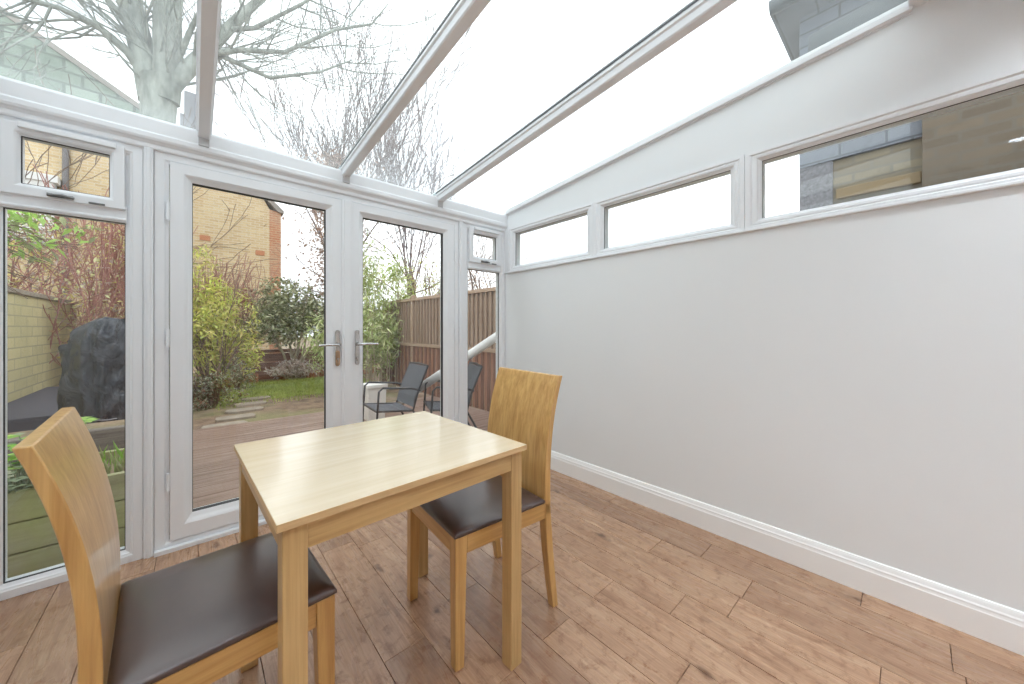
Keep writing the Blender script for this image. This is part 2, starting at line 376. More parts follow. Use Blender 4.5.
# door set frame
t=sempty('trim_3','white door frame around the pair of glazed doors','door frame')
DFP=[(0,0),(.036,0),(.044,.006),(.054,.008),(.054,.064),(0,.064)]
mb=MB(); mb.ring(-.150,1.670,0,2.052,DFP,fy); mb.box(-.15,1.67,D-.03,D-.002,0,.022)
mb.build('door_frame',M['upvc'],t,.002)
SP=[(0,-.010),(.050,-.010),(.062,-.004),(.070,.004),(.084,.016),(.084,.058),(0,.058)]
def leaf_door(n,u0,u1,hx,dirn,label,gu0,gu1):
    t=sempty('door_%d'%n,label,'door')
    z0,z1=.052,2.008
    # stiles and rails
    mb=MB(); w0=gu0-u0; w1=u1-gu1
    def q(prof,w): return prof
    # custom ring with different bottom height: build with stepped bead
    zb,zt=.165,1.926
    outer=[(u0,z0),(u1,z0),(u1,z1),(u0,z1)]; inn=[(gu0,zb),(gu1,zb),(gu1,zt),(gu0,zt)]
    steps=[(0,.058),(0,-.010),(.60,-.010),(.70,-.004),(.80,.004),(1,.016),(1,.058)]
    vs=[];n_=len(steps)
    for c in range(4):
        for f,d in steps:
            vs.append((outer[c][0]*(1-f)+inn[c][0]*f,D+d,outer[c][1]*(1-f)+inn[c][1]*f))
    fs=[(c*n_+k,c*n_+(k+1)%n_,((c+1)%4)*n_+(k+1)%n_,((c+1)%4)*n_+k) for c in range(4) for k in range(n_)]
    mb.add(vs,fs); mb.build('door_sash',M['upvc'],t,.0015)
    gasket(t,gu0,gu1,zb,zt,fy,.0155); pane(t,gu0,gu1,zb,zt,fy,.03)
    # handle: long backplate, cylinder and lever
    h=MB(); yb=D-.020
    def plate(cx,z0,z1,w,y0,y1):
        pts=[]; 
        for k in range(9): a=PI*k/8; pts.append((cx+w*math.cos(a),z1-w+w*math.sin(a)))
        for k in range(9): a=PI+PI*k/8; pts.append((cx+w*math.cos(a),z0+w+w*math.sin(a)))
        h.prism(pts,lambda p,k:(p[0],(y0,y1)[k],p[1]))
    plate(hx,.897,1.137,.0145,yb,D-.008)
    pl=h.build('door_handle',M['chrome'],t,.002)
    if n==1:
        h=MB(); plate(hx,.900,1.000,.0135,yb-.0015,yb+.002); h.build('worn_plate',M['brass'],pl,.001)['label']='worn bronze lower half of the plate'
    h2=MB(); zl=1.040
    h2.tube([(hx,yb,zl),(hx,yb-.024,zl)],.010,12)
    h2.tube([(hx,yb-.022,zl),(hx,yb-.040,zl),(hx+dirn*.010,yb-.046,zl),(hx+dirn*.06,yb-.046,zl+.001),(hx+dirn*.125,yb-.044,zl-.002)],[.009,.009,.009,.008,.0065],10)
    h2.build('lever',M['chrome'],pl)
    h3=MB(); h3.tube([(hx,yb+.001,.945),(hx,yb-.010,.945)],.0085,14); h3.box(hx-.003,hx+.003,yb-.011,yb,.922,.945); h3.build('lock_cylinder',M['chrome'],pl)
    return t
leaf_door(1,-.092,.742,.712,-1,'left glazed garden door with bronze worn handle plate',-.006,.647)
leaf_door(2,.800,1.618,.838,1,'right glazed garden door with chrome handle plate',.886,1.528)
mb=MB(); mb.box(.738,.804,D-.020,D+.05,.052,2.008); mb.box(.752,.790,D-.025,D-.015,.052,2.008)
struct(mb.build('trim_4',M['upvc'],None,.002),'white centre meeting strip between the two doors','door trim')
# door hinges
mb=MB()
for z in (.36,1.1,1.75): mb.tube([(-.100,D-.016,z-.045),(-.100,D-.016,z+.045)],.0075,10)
for z in (.36,1.1,1.75): mb.tube([(1.626,D-.016,z-.045),(1.626,D-.016,z+.045)],.0075,10)
mb.build('hinge',M['upvc'],t)
# eaves beam (moulded) and outside sill
ep=[(.07,2.050),(-.010,2.050),(-.014,2.056),(-.014,2.074),(-.022,2.084),(-.030,2.090),(-.034,2.100),(-.034,2.120),(-.030,2.128),(-.030,2.190),(-.024,2.203),(.07,2.208)]
mb=MB(); mb.prism(ep,lambda p,k:((-.9,W-.001)[k],D+p[0],p[1]))
struct(mb.build('trim_5',M['upvc']),'white moulded eaves beam over the doors and windows','eaves beam')
mb=MB(); mb.box(-.9,W+.14,D+.07,D+.17,2.10,2.20); mb.box(-.9,W+.14,D+.064,D+.16,-.12,-.0); struct(mb.build('trim_6',M['upvc'],None,.004),'white outer gutter and threshold of the glazed wall','gutter')

# clerestory windows in right wall
fx=lambda u,v,d:(W-.010+d,u,v)
CP=[(0,0),(.022,0),(.030,.006),(.038,.004),(.052,.006),(.058,.014),(.072,.022),(.072,.08),(0,.08)]
for n,(y0,y1,lab) in enumerate([(1.550,2.494,'small high window nearest the corner by the doors'),(.594,1.548,'middle high window in the right wall'),(-1.1,.592,'long high window showing the neighbouring house')]):
    t=sempty('window_%d'%(n+3),lab,'window')
    mb=MB()
    z0,z1=1.665,2.072
    # ring with different horizontal/vertical inset
    pr=CP; vs=[]; m=len(pr)
    for c in range(4):
        for (i,d) in pr:
            vi=i*.76
            u=(y0+i,y1-i,y1-i,y0+i)[c]; v=(z0+vi,z0+vi,z1-vi,z1-vi)[c]; vs.append(fx(u,v,d))
    mb.add(vs,[(c*m+k,c*m+(k+1)%m,((c+1)%4)*m+(k+1)%m,((c+1)%4)*m+k) for c in range(4) for k in range(m)])
    mb.build('window_frame',M['upvc'],t)
    gasket(t,y0+.072,y1-.072,z0+.055,z1-.055,fx,.0215,.002,.008); pane(t,y0+.072,y1-.072,z0+.055,z1-.055,fx,.04)
mb=MB(); mb.box(W-.018,W+.0,-1.1,2.50,1.657,1.672); struct(mb.build('trim_7',M['upvc'],None,.004),'slim white sill strip under the high windows','window sill')
mb=MB(); mb.box(W-.012,W+.10,2.496,D,1.66,2.072); struct(mb.build('trim_8',M['upvc'],None,.002),'white corner post between glazed wall and right wall','corner post')

# glazed lean-to roof
t=sempty('trim_9','sloping glazed roof of four clear panes between white bars','glass roof')
SL=math.atan(.0935)
def sl(x,y,dz): return (x,y,roof_z(y)+dz)
YA,YB=-.0,D-.03
bars=[-.68,.04,.76,1.475]
for bx in bars:
    mb=MB()
    pf=[(-.021,-.066),(.021,-.066),(.026,-.060),(.026,-.030),(.033,-.024),(.033,-.012),(.024,-.008),(.024,.010),(-.024,.010),(-.024,-.008),(-.033,-.012),(-.033,-.024),(-.026,-.030),(-.026,-.060)]
    mb.prism(pf,lambda p,k:sl(bx+p[0],(YA,YB+.02)[k],p[1]+.012))
    mb.build('glazing_bar',M['upvc'],t)
    mb=MB(); mb.prism([(-.030,.016),(.030,.016),(.022,.030),(-.022,.030)],lambda p,k:sl(bx+p[0],(YA,YB+.14)[k],p[1]+.006)); mb.build('bar_cap',M['upvc'],t)
    mb=MB(); mb.prism([(-.028,.008),(.028,.008),(.028,.0145),(-.028,.0145)],lambda p,k:sl(bx+p[0],(YA,YB+.02)[k],p[1]+.004)); mb.build('bar_gasket',M['seal'],t)
    MB().box(bx-.022,bx+.022,D-.040,D-.030,2.120,roof_z(YB)-.052).build('bar_end_shade',M['endshade'],t,.002)  # grey box standing in for the small shadow at the bar joint
edges=[-.9]+bars+[W]
for a,b in zip(edges[:-1],edges[1:]):
    mb=MB(); mb.prism([(a+.008,.010),(b-.008,.010),(b-.008,.018),(a+.008,.018)],lambda p,k:sl(p[0],(YA,YB+.12)[k],p[1])); mb.build('roof_pane',M['roofglass'],t)
# wall bar
mb=MB(); mb.prism([(-.026,-.008),(-.022,-.011),(-.010,-.011),(-.008,-.018),(.0,-.018),(.03,.03),(-.026,.03),(-.026,.004)],lambda p,k:sl(W+p[0],(YA,YB)[k],p[1])); mb.build('wall_bar',M['upvc'],t)
mb=MB(); mb.box(-.9,W,-.06,.012,2.452,2.56); mb.build('wall_plate',M['upvc'],t,.004)
mb=MB(); mb.box(-.9,W,-.10,-.05,2.50,2.63); mb.build('plate_board',M['ceil'],t)

# ------------------------------------------------------------------ furniture
def make_table():
    t=thing('dining_table','small square dining table with glossy pale top and honey oak legs','table',(.478,1.214,0),math.radians(1.9))
    hx,hy=.365,.345
    mb=MB(); mb.box(-hx,hx,-hy,hy,.732,.75); mb.mi=[1,0,1,1,1,1]
    mb.build('tabletop',[M['maple'],M['maple_edge']],t,.0015)
    L=.048; o=.013
    for sx in (-1,1):
        for sy in (-1,1):
            x=sx*(hx-o-L/2); y=sy*(hy-o-L/2); MB().box(x-L/2,x+L/2,y-L/2,y+L/2,0,.732).build('leg',M['toak_z'],t,.002)
    for sy in (-1,1):
        y=sy*(hy-o-.013); MB().box(-hx+o+L,hx-o-L,y-.011,y+.011,.672,.732).build('apron',M['toak_x'],t,.001)
    for sx in (-1,1):
        x=sx*(hx-o-.013); MB().box(x-.011,x+.011,-hy+o+L,hy-o-L,.672,.732).build('apron',M['toak_y'],t,.001)
make_table()

def make_chair(label):
    t=thing('dining_chair',label,'chair',(0,0,0),0,'dining chairs')
    hx,hy=.203,.214
    # front legs: tapered
    for s in (-1,1):
        y1=s*hy; y0=s*(hy-.044); yb0=s*(hy-.036)
        a,b=min(y0,y1),max(y0,y1); ab,bb=min(yb0,y1),max(yb0,y1)
        MB().hexa([(hx-.034,ab,0),(hx,ab,0),(hx,bb,0),(hx-.034,bb,0)],[(hx-.046,a,.445),(hx,a,.445),(hx,b,.445),(hx-.046,b,.445)]).build('leg',M['oak_z'],t,.003)
    # rear legs: sweep back below the seat
    prof=[(.44,-hx,.030),(.36,-hx-.004,.032),(.24,-hx-.014,.032),(.12,-hx-.028,.031),(0,-hx-.046,.028)]
    for s in (-1,1):
        mb=MB(); vs=[]
        for i,(z,xf,th) in enumerate(prof):
            w=.044-.012*i/4
            y1=s*hy; y0=s*(hy-w)
            vs+=[(xf,y0,z),(xf,y1,z),(xf-th,y1,z),(xf-th,y0,z)]
        fs=[(i*4+k,i*4+(k+1)%4,(i+1)*4+(k+1)%4,(i+1)*4+k) for i in range(4) for k in range(4)]+[(0,1,2,3),(19,18,17,16)]
        mb.add(vs,fs); mb.build('leg',M['oak_z'],t,.003)
    # curved board back
    def off(z): return 0 if z<.49 else .080*((z-.49)/.462)**2.25
    zs=[.395,.44,.47,.50]+[.50+.45*i/14 for i in range(1,15)]
    vs=[]; NY=8
    for z in zs:
        th=.031-.009*max(0,(z-.49)/.46)
        xf=-hx-off(z)
        for k in range(NY+1):
            y=-hy+2*hy*k/NY; vs.append((xf,y,z))
        for k in range(NY+1):
            y=-hy+2*hy*k/NY; vs.append((xf-th,y,z))
    R=2*(NY+1); fs=[]
    for i in range(len(zs)-1):
        for k in range(NY):
            fs.append((i*R+k,i*R+k+1,(i+1)*R+k+1,(i+1)*R+k)); q=NY+1
            fs.append((i*R+q+k+1,i*R+q+k,(i+1)*R+q+k,(i+1)*R+q+k+1))
        fs.append((i*R,(i+1)*R,(i+1)*R+NY+1,i*R+NY+1)); fs.append((i*R+NY,i*R+2*NY+1,(i+1)*R+2*NY+1,(i+1)*R+NY))
    T=(len(zs)-1)*R
    for k in range(NY):
        fs.append((k+1,k,NY+1+k,NY+2+k)); fs.append((T+k,T+k+1,T+NY+2+k,T+NY+1+k))
    mb=MB(); mb.add(vs,fs,True); b=mb.build('backrest',M['oak_z'],t,.0025)
    b.data.set_sharp_from_angle(angle=math.radians(35))
    # aprons
    for s in (-1,1):
        y=s*(hy-.012); MB().box(-hx,hx-.046,y-.010,y+.010,.382,.443).build('seat_rail',M['oak_x'],t,.001)
    MB().box(hx-.024,hx-.004,-hy+.044,hy-.044,.382,.443).build('seat_rail',M['oak_y'],t,.001)
    # padded seat: rounded cushion
    N=20; vs=[]; fs=[]
    x0,x1,y0,y1=-hx+.001,hx+.004,-hy-.002,hy+.002
    def H(u,v):
        e=min(u,1-u,v,1-v); e2=min(1,e/.24)
        return .455+.007*min(1,e/.03)**.5+.014*math.sin(e2*PI/2)+.004*math.sin(PI*u)*math.sin(PI*v)
    for j in range(N+1):
        for i in range(N+1):
            f=lambda q: .5-.5*math.cos(PI*q)*(abs(math.cos(PI*q))**-.25 if abs(math.cos(PI*q))>1e-6 else 1)
            u,v=f(i/N),f(j/N); vs.append((x0+(x1-x0)*u,y0+(y1-y0)*v,H(u,v)))
    for j in range(N):
        for i in range(N):
            a=j*(N+1)+i; fs.append((a,a+1,a+N+2,a+N+1))
    rim=[i for i in range(N)]+[j*(N+1)+N for j in range(N)]+[N*(N+1)+i for i in range(N,0,-1)]+[j*(N+1) for j in range(N,0,-1)]
    base=len(vs)
    for r in rim: x,y,z=vs[r]; vs.append((x,y,.447))
    b2=len(vs)
    for r in rim:
        x,y,z=vs[r]; vs.append((x*.975,y*.975,.443))
    m=len(rim)
    for k in range(m):
        k2=(k+1)%m; fs.append((rim[k2],rim[k],base+k,base+k2)); fs.append((base+k2,base+k,b2+k,b2+k2))
    fs.append(tuple(b2+k for k in range(m)))
    mb=MB(); mb.add(vs,fs,True); mb.build('seat',M['leather'],t)
    return t
ch=make_chair('honey oak chair with brown padded seat, at the left end of the table')
ch.location=(.066,1.222,0); ch.rotation_euler=(0,0,math.radians(3))
dup(ch,(.868,1.212,0),math.radians(176),'honey oak chair with brown padded seat, between table and white wall')

# ------------------------------------------------------------------ garden ground
def m_deck():
    t=NT('weathered_deck'); v=t.coord((1.5,30,30)); n=t.noise(v,1.2,6,.65); n2=t.noise(t.coord(),1.4,3)
    c=t.ramp(n,[(.3,lin(104,84,74)),(.5,lin(146,122,110)),(.75,lin(188,168,156))]); c=t.mix(t.ramp(n2,[(.35,(0,0,0)),(.7,(.6,.6,.6))]),c,lin(140,112,98))
    return t.pbr(c,.42,0,t.bump(n,.3,.003))
M['deck']=m_deck()
mb=MB(); rng=rr(2); y=D+.17
while y<5.84:
    for a,b in ((-1.55,3.3),):
        dz=rng.uniform(-.003,.003); mb.box(a+.003,b-.003,y,y+.092,-.13+dz,-.10+dz)
    y+=.099
struct(mb.build('deck',M['deck'],None,.004,1),'weathered brown timber deck outside the doors','deck')
def m_soil():
    t=NT('garden_soil'); v=t.coord(); n=t.noise(v,5,6,.7); n2=t.noise(v,.9,3)
    c=t.ramp(n,[(.3,lin(98,80,66)),(.5,lin(136,114,96)),(.7,lin(160,140,118))]); c=t.mix(t.ramp(n2,[(.45,(0,0,0)),(.6,(.55,.55,.55))]),c,lin(128,132,84))
    return t.pbr(c,.95,0,t.bump(n,.6,.03))
M['soil']=m_soil()
mb=MB(); mb.box(-30,40,D+.2,60,-.4,-.16); mb.box(W+.2,40,-20,D+.2,-.4,-.16); struct(mb.build('ground',M['soil']),'bare brown garden soil','ground')
G1,G2=m_leaf('grass_a',lin(160,176,88)),m_leaf('grass_b',lin(186,192,116))
mb=MB(); rng=rr(3); mb.box(.2,3.2,7.9,10.3,-.17,-.145)
for i in range(9000):
    x=rng.uniform(.2,3.2); y=7.3+rng.random()**.7*3.0
    if y<7.9 and rng.random()<.5: continue
    mb.cur=rng.randint(0,1); h=rng.uniform(.03,.08); a=rng.uniform(0,2*PI); c,s=math.cos(a)*.008,math.sin(a)*.008
    mb.add([(x-c,y-s,-.16),(x+c,y+s,-.16),(x+rng.uniform(-.03,.03),y+rng.uniform(-.03,.03),-.15+h)],[(0,1,2)])
tag(mb.build('grass',[G1,G2]),'bright green lawn beyond the deck and stepping stones','grass',kind='stuff')
M['stone']=m_plain('pale_slab',lin(158,146,132),.85,0,.15,8,.4)
for i,(x,y,w,lab) in enumerate([(.30,6.05,.5,'pale stepping slab nearest the deck'),(.45,6.5,.5,'second pale stepping slab from the deck'),(.60,7.0,.5,'third pale stepping slab from the deck, in the middle of the path'),(.72,7.5,.48,'fourth pale stepping slab, last but one before the lawn'),(.85,8.0,.46,'farthest pale stepping slab at the edge of the lawn')]):
    mb=MB(); rng=rr(i+20); pts=[]
    for k in range(10):
        a=2*PI*k/10; pts.append((x+math.copysign(abs(math.cos(a))**.5,math.cos(a))*w*.5*rng.uniform(.92,1),y+math.copysign(abs(math.sin(a))**.5,math.sin(a))*.13*rng.uniform(.9,1)))
    mb.prism(pts,lambda p,k:(p[0],p[1],(-.165,-.125)[k])); tag(mb.build('stepping_stone',M['stone'],None,.006,1),lab,'paving slab','stepping stones')

# ------------------------------------------------------------------ plants
def bark(name,c1,c2,sc=6):
    t=NT(name); v=t.coord((1,1,.35)); n=t.noise(v,sc,6,.65); return t.pbr(t.ramp(n,[(.3,c1),(.7,c2)]),.9,0,t.bump(n,.5,.02))
B_grey=bark('grey_bark',lin(96,100,92),lin(168,172,162)); B_brown=bark('brown_bark',lin(104,86,76),lin(150,128,114))
B_red=bark('red_stem',lin(136,88,82),lin(196,146,134)); B_pale=bark('pale_stem',lin(150,136,112),lin(192,180,156))
def grow(mb,rng,p,d,l,r,depth,up=.1,spread=.6,kids=3,wig=.12,rmin=.004,n=5):
    seg=4; pts=[p.copy()]; rad=[r]; q=p.copy(); dd=d.normalized()
    for i in range(seg):
        dd=(dd+Vector((rng.gauss(0,wig),rng.gauss(0,wig),rng.gauss(0,wig)+up*.3))).normalized(); q=q+dd*l/seg
        pts.append(q.copy()); rad.append(max(rmin,r*(1-.45*(i+1)/seg)))
    mb.tube(pts,rad,n if depth>1 else 3,cap=False)
    if depth<=0: return
    for k in range(kids):
        j=rng.randint(1,seg); base=pts[j]; t=(pts[j]-pts[j-1]).normalized()
        a=t.orthogonal().normalized(); a.rotate(Quaternion(t,rng.uniform(0,2*PI)))
        nd=(t+a*rng.uniform(spread*.5,spread*1.2)+Vector((0,0,up))).normalized()
        grow(mb,rng,base,nd,l*rng.uniform(.55,.85),rad[j]*rng.uniform(.45,.7),depth-1,up,spread,kids,wig,rmin,n)
    grow(mb,rng,pts[-1],dd,l*.7,rad[-1],depth-1,up,spread,kids,wig,rmin,n)
def leaves(mb,rng,fn,count,l,w,slots,droop=0):
    for i in range(count):
        p=fn(rng); mb.cur=rng.randrange(slots)
        d=Vector((rng.gauss(0,1),rng.gauss(0,1),rng.gauss(0,.7)-droop)); s=rng.uniform(.6,1.25)
        mb.leaf(p,d,Vector((rng.gauss(0,.5),rng.gauss(0,.5),1)),l*s,w*s)
def blob(c,r,lump=5,seed=1,shell=.55):
    g=rr(seed); cs=[(Vector((g.gauss(0,.42)*r[0],g.gauss(0,.42)*r[1],g.gauss(0,.42)*r[2])),g.uniform(.35,.6)) for _ in range(lump)]
    def f(rng):
        o,s=rng.choice(cs); v=Vector((rng.gauss(0,1),rng.gauss(0,1),rng.gauss(0,1))).normalized()*(shell+(1-shell)*rng.random())
        return Vector(c)+o+Vector((v.x*r[0],v.y*r[1],v.z*r[2]))*s
    return f
GZ=-.16
def bush(name,label,cat,c,r,count,l,w,cols,stem,seed,stems=7,droop=0,lump=9,sr=.02,base=None,grp=None,shell=.55):
    t=thing(name,label,cat,(0,0,0),0,grp); b=Vector(base) if base else Vector((c[0],c[1],GZ)); rng=rr(seed)
    mb=MB()
    for k in range(stems):
        a=rng.uniform(0,2*PI); tgt=Vector(c)+Vector((math.cos(a)*r[0]*.5,math.sin(a)*r[1]*.5,r[2]*rng.uniform(-.1,.5)))
        st=b+Vector((rng.uniform(-.1,.1)*r[0],rng.uniform(-.1,.1)*r[1],0)); d=tgt-st
        grow(mb,rng,st,d,d.length*.75,sr,2,.15,.5,3,.08,.004,5)
    mb.build('stem',stem,t); mb=MB(); leaves(mb,rng,blob(c,r,lump,seed,shell),count,l,w,len(cols),droop); mb.build('foliage',cols,t)
    return t
YG=[m_leaf('leaf_yellowgreen',lin(204,204,104)),m_leaf('leaf_lime',lin(180,190,92)),m_leaf('leaf_gold',lin(224,212,136))]
DG=[m_leaf('leaf_dark',lin(116,124,84)),m_leaf('leaf_mid',lin(158,164,116)),m_leaf('leaf_pale',lin(202,202,168))]
BG=[m_leaf('leaf_bamboo',lin(186,200,128)),m_leaf('leaf_bamboo_pale',lin(218,220,166)),m_leaf('leaf_bamboo_mid',lin(160,176,104))]
RB=[m_leaf('leaf_red',lin(150,92,80)),m_leaf('leaf_brown',lin(168,124,96)),m_leaf('leaf_tan',lin(194,164,132))]
VG=[m_leaf('leaf_varieg',lin(206,206,180)),m_leaf('leaf_sage',lin(130,140,100)),m_leaf('leaf_rust',lin(150,110,84))]
WH=[m_leaf('leaf_white',lin(222,212,206)),m_leaf('leaf_pinkish',lin(206,186,178))]
FG=[m_leaf('leaf_fresh',lin(140,190,74)),m_leaf('leaf_fresh2',lin(178,214,110)),m_leaf('leaf_sage2',lin(150,164,130))]
def P(px,py,d): return at(px,py,d)

# left: tall golden bush by deck edge
c=P(213,330,6.0); bush('golden_shrub','tall yellow green shrub at the deck edge left of the path','shrub',(c.x,c.y,1.05),(.47,.5,1.0),5200,.11,.03,YG,B_brown,11,9,.25,16)
c=P(206,412,5.9); bush('variegated_shrub','low mottled cream and rust shrub at the foot of the yellow shrub','shrub',(c.x,c.y,.12),(.42,.35,.42),2600,.06,.026,VG,B_brown,12,6,0,9)
c=P(237,365,7.4); bush('sage_shrub','small pale sage shrub right of the yellow shrub by the lawn','shrub',(c.x,c.y,.28),(.28,.3,.42),1100,.06,.024,[VG[0],VG[1]],B_brown,13,6)
c=P(240,310,8.6); bush('red_leaved_shrub','dark red leaved shrub between the yellow and dark green shrubs','shrub',(c.x,c.y,1.35),(.42,.4,.6),1100,.09,.035,[RB[0],RB[0],RB[1]],B_red,14,7)
c=P(291,322,9.0); bush('laurel_tree','rounded dark green shrub tree with pale bare branching stems','shrub',(c.x,c.y,1.36),(1.2,.8,.82),9000,.12,.055,DG,B_pale,15,5,0,18,.035,None,None,.5)
c=P(291,374,8.9); bush('white_dried_shrub','small white dried flowering shrub under the dark green tree','shrub',(c.x,c.y,.08),(.55,.3,.22),1700,.08,.035,WH,B_pale,16,6)
c=P(205,285,8.4)
t=thing('bare_red_shrub','leafless reddish twiggy shrub in front of the yellow brick house','shrub'); mb=MB(); rng=rr(31)
for k in range(8):
    st=Vector((c.x+rng.uniform(-.3,.4),c.y+rng.uniform(-.2,.2),GZ)); grow(mb,rng,st,Vector((rng.gauss(0,.2),rng.gauss(0,.1),1)),1.2,.014,3,.12,.45,3,.07,.006,4)
mb.build('stem',B_red,t)
# twig thicket seen through the left window
t=thing('red_stem_thicket','dense thicket of red stems with gold leaves above the left garden wall','shrub'); mb=MB(); rng=rr(32)
for k in range(30):
    st=Vector((rng.uniform(-2.9,-.75),rng.uniform(8.5,10.2),GZ)); grow(mb,rng,st,Vector((rng.gauss(0,.2),rng.gauss(0,.15),1)),1.45,.018,3,.1,.5,2,.1,.006,4)
mb.build('stem',B_red,t); mb=MB()
def f(r): return Vector((r.uniform(-3.0,-.6),r.uniform(8.5,10.2),.6+2.4*r.random()))
leaves(mb,rng,f,5200,.10,.035,4); mb.build('foliage',[YG[2],RB[2],BG[1],WH[1]],t)
c=P(62,205,5.2); 
t=thing('overhanging_branch','green leafy branch hanging over the left garden wall','branch'); mb=MB(); rng=rr(33)
b0=Vector((-2.0,5.2,2.0)); 
for k in range(4): grow(mb,rng,b0+Vector((0,rng.uniform(-.3,.3),0)),Vector((1,.2,-.25+.15*k)),.55,.012,2,-.05,.4,3,.1,.003,4)
mb.tube([Vector((-2.0,5.2,GZ)),Vector((-2.02,5.2,1)),b0],.02,5)
mb.build('stem',B_brown,t); mb=MB(); leaves(mb,rng,blob((-1.35,5.2,2.05),(.75,.4,.35),9,3),750,.11,.04,2,.4); mb.build('foliage',[FG[1],DG[1]],t)
# bamboo beyond the right door
t=thing('bamboo','tall pale green bamboo clump left of the fence','bamboo'); mb=MB(); rng=rr(34); c=P(380,330,7.8)
for k in range(34):
    x=c.x+rng.uniform(-.75,.35); y=c.y+rng.uniform(-.4,.5); h=rng.uniform(1.6,2.6); lx=rng.gauss(0,.15)
    mb.tube([(x,y,GZ),(x+lx*.3,y,h*.5),(x+lx,y+rng.gauss(0,.1),h)],[.012,.010,.004],5)
mb.build('cane',B_pale,t); mb=MB(); leaves(mb,rng,blob((c.x-.15,c.y,1.0),(.95,.7,1.35),30,5,.1),11000,.15,.028,3,.5); mb.build('foliage',BG,t)
c=P(425,292,9.5); bush('hedge_shrub','yellow green bush rising behind the timber fence','shrub',(c.x+.2,c.y,1.9),(1.3,.8,.8),2200,.11,.03,[YG[0],BG[0],RB[2]],B_brown,17,8)
# ivy clad trunk
t=thing('ivy_covered_tree','tree trunk clothed in brown dead climber leaves behind the door frame','tree'); mb=MB(); rng=rr(35); b=P(334,330,9.8); b.z=GZ
mb.tube([b,b+Vector((0,0,2.2)),b+Vector((.05,0,4.6)),b+Vector((0,0,6))],[.16,.14,.10,.06],8)
for k in range(26): grow(mb,rng,b+Vector((0,0,rng.uniform(1.6,5.6))),Vector((rng.gauss(0,1),rng.gauss(0,1),.25)),.75,.02,2,0,.6,3,.12,.005,4)
mb.build('trunk',B_brown,t); mb=MB()
def f(r): 
    a=r.uniform(0,2*PI); q=abs(r.gauss(0,.44)); return b+Vector((math.cos(a)*q,math.sin(a)*q,r.uniform(1.5,6.0)))
leaves(mb,rng,f,7500,.10,.055,2,.3); mb.build('foliage',[m_leaf('dead_leaf',lin(172,142,126)),m_leaf('dead_leaf_pale',lin(204,180,164))],t)

# big bare tree
t=thing('bare_tree','big bare grey tree with a thick forked trunk seen through the glass roof','tree'); mb=MB(); rng=rr(41)
d0=6.4
fork=P(160,96,d0)
mb.tube([Vector((fork.x,fork.y,GZ)),Vector((fork.x,fork.y,2.2)),P(158,122,d0),P(159,100,d0),P(160,80,d0)],[.36,.27,.235,.25,.26],12)
def limb(pts,rad,kids,kl,kr,dep=3,up=.12,sp=.8):
    mb.tube(pts,rad,9); 
    for k in range(kids):
        j=rng.randint(1,len(pts)-1); f=rng.random(); p=pts[j-1].lerp(pts[j],f); tt=(pts[j]-pts[j-1]).normalized()
        a=tt.orthogonal().normalized(); a.rotate(Quaternion(tt,rng.uniform(0,2*PI)))
        grow(mb,rng,p,tt*.8+a,kl*rng.uniform(.6,1.2),kr*rng.uniform(.5,1.0),dep,up,.6,2,.11,.004,5)
TW=1
limb([P(153,102,d0),P(147,68,d0),P(137,30,d0-.1),P(124,-15,d0-.3),P(105,-90,d0-.5),P(80,-180,d0-.8)],[.20,.195,.175,.16,.13,.08],16,1.5,.035)
limb([P(166,102,d0),P(168,60,d0),P(167,20,d0),P(169,-20,d0),P(178,-90,d0+.2),P(180,-190,d0+.2)],[.19,.205,.20,.18,.15,.1],14,1.5,.03)
limb([P(163,92,d0),P(185,72,d0+.1),P(208,50,d0+.2),P(235,22,d0+.5),P(268,-8,d0+.8),P(310,-40,d0+1.2)],[.17,.13,.11,.085,.06,.04],16,1.6,.028)
limb([P(148,78,d0),P(128,52,d0-.2),P(100,28,d0-.5),P(60,8,d0-.8),P(10,-5,d0-1.2)],[.10,.075,.055,.038,.022],12,1.2,.022)
limb([P(150,60,d0),P(135,34,d0-.2),P(115,8,d0-.5),P(85,-25,d0-.8)],[.09,.07,.05,.035],9,1.2,.022)
limb([P(208,50,d0+.2),P(235,62,d0+.3),P(270,78,d0+.6),P(320,72,d0+1),P(352,60,d0+1.2)],[.055,.042,.035,.024,.012],13,1.0,.018,2)
limb([P(200,55,d0+.1),P(240,50,d0+.2),P(285,52,d0+.4),P(335,30,d0+.6),P(372,24,d0+.8),P(388,4,d0+.9)],[.055,.045,.035,.028,.018,.010],14,1.0,.018,2)
limb([P(225,30,d0+.4),P(255,28,d0+.5),P(300,5,d0+.6),P(340,-20,d0+.6)],[.05,.04,.028,.016],11,1.1,.018,2)
limb([P(172,70,d0),P(182,50,d0),P(195,20,d0-.2),P(215,-12,d0-.4)],[.06,.05,.035,.025],4,.9,.02,2)
mb.build('trunk',B_grey,t)
def twig_tree(label,px,d,px_w,top,seed,n=11,r=.09,mat=B_brown):
    t=thing('twiggy_tree',label,'tree'); mb=MB(); rng=rr(seed); b=P(px,330,d); b.z=GZ; H=EYE+(HY-top)/FL*d
    mb.tube([b,b+Vector((0,0,H*.3))],[r*1.6,r*1.1],8)
    for k in range(n):
        s=(k/(n-1)-.5)*2+rng.gauss(0,.06); side=RT*(s*px_w/FL*d)
        d_=(side*.75+FW*rng.gauss(0,1.1)+Vector((0,0,H*.62))); st=b+Vector((0,0,H*rng.uniform(.2,.3)))
        grow(mb,rng,st,d_,d_.length*.45*rng.uniform(.85,1.1),r*.42,4,.14,.5,2,.085,.011,3)
    mb.build('trunk',mat,t)
twig_tree('distant leafless tree with a broad fan of upright twigs, left of the second roof bar',345,13,92,50,51,16,.10,bark('tree_bark_b',lin(116,106,104),lin(158,146,144)))
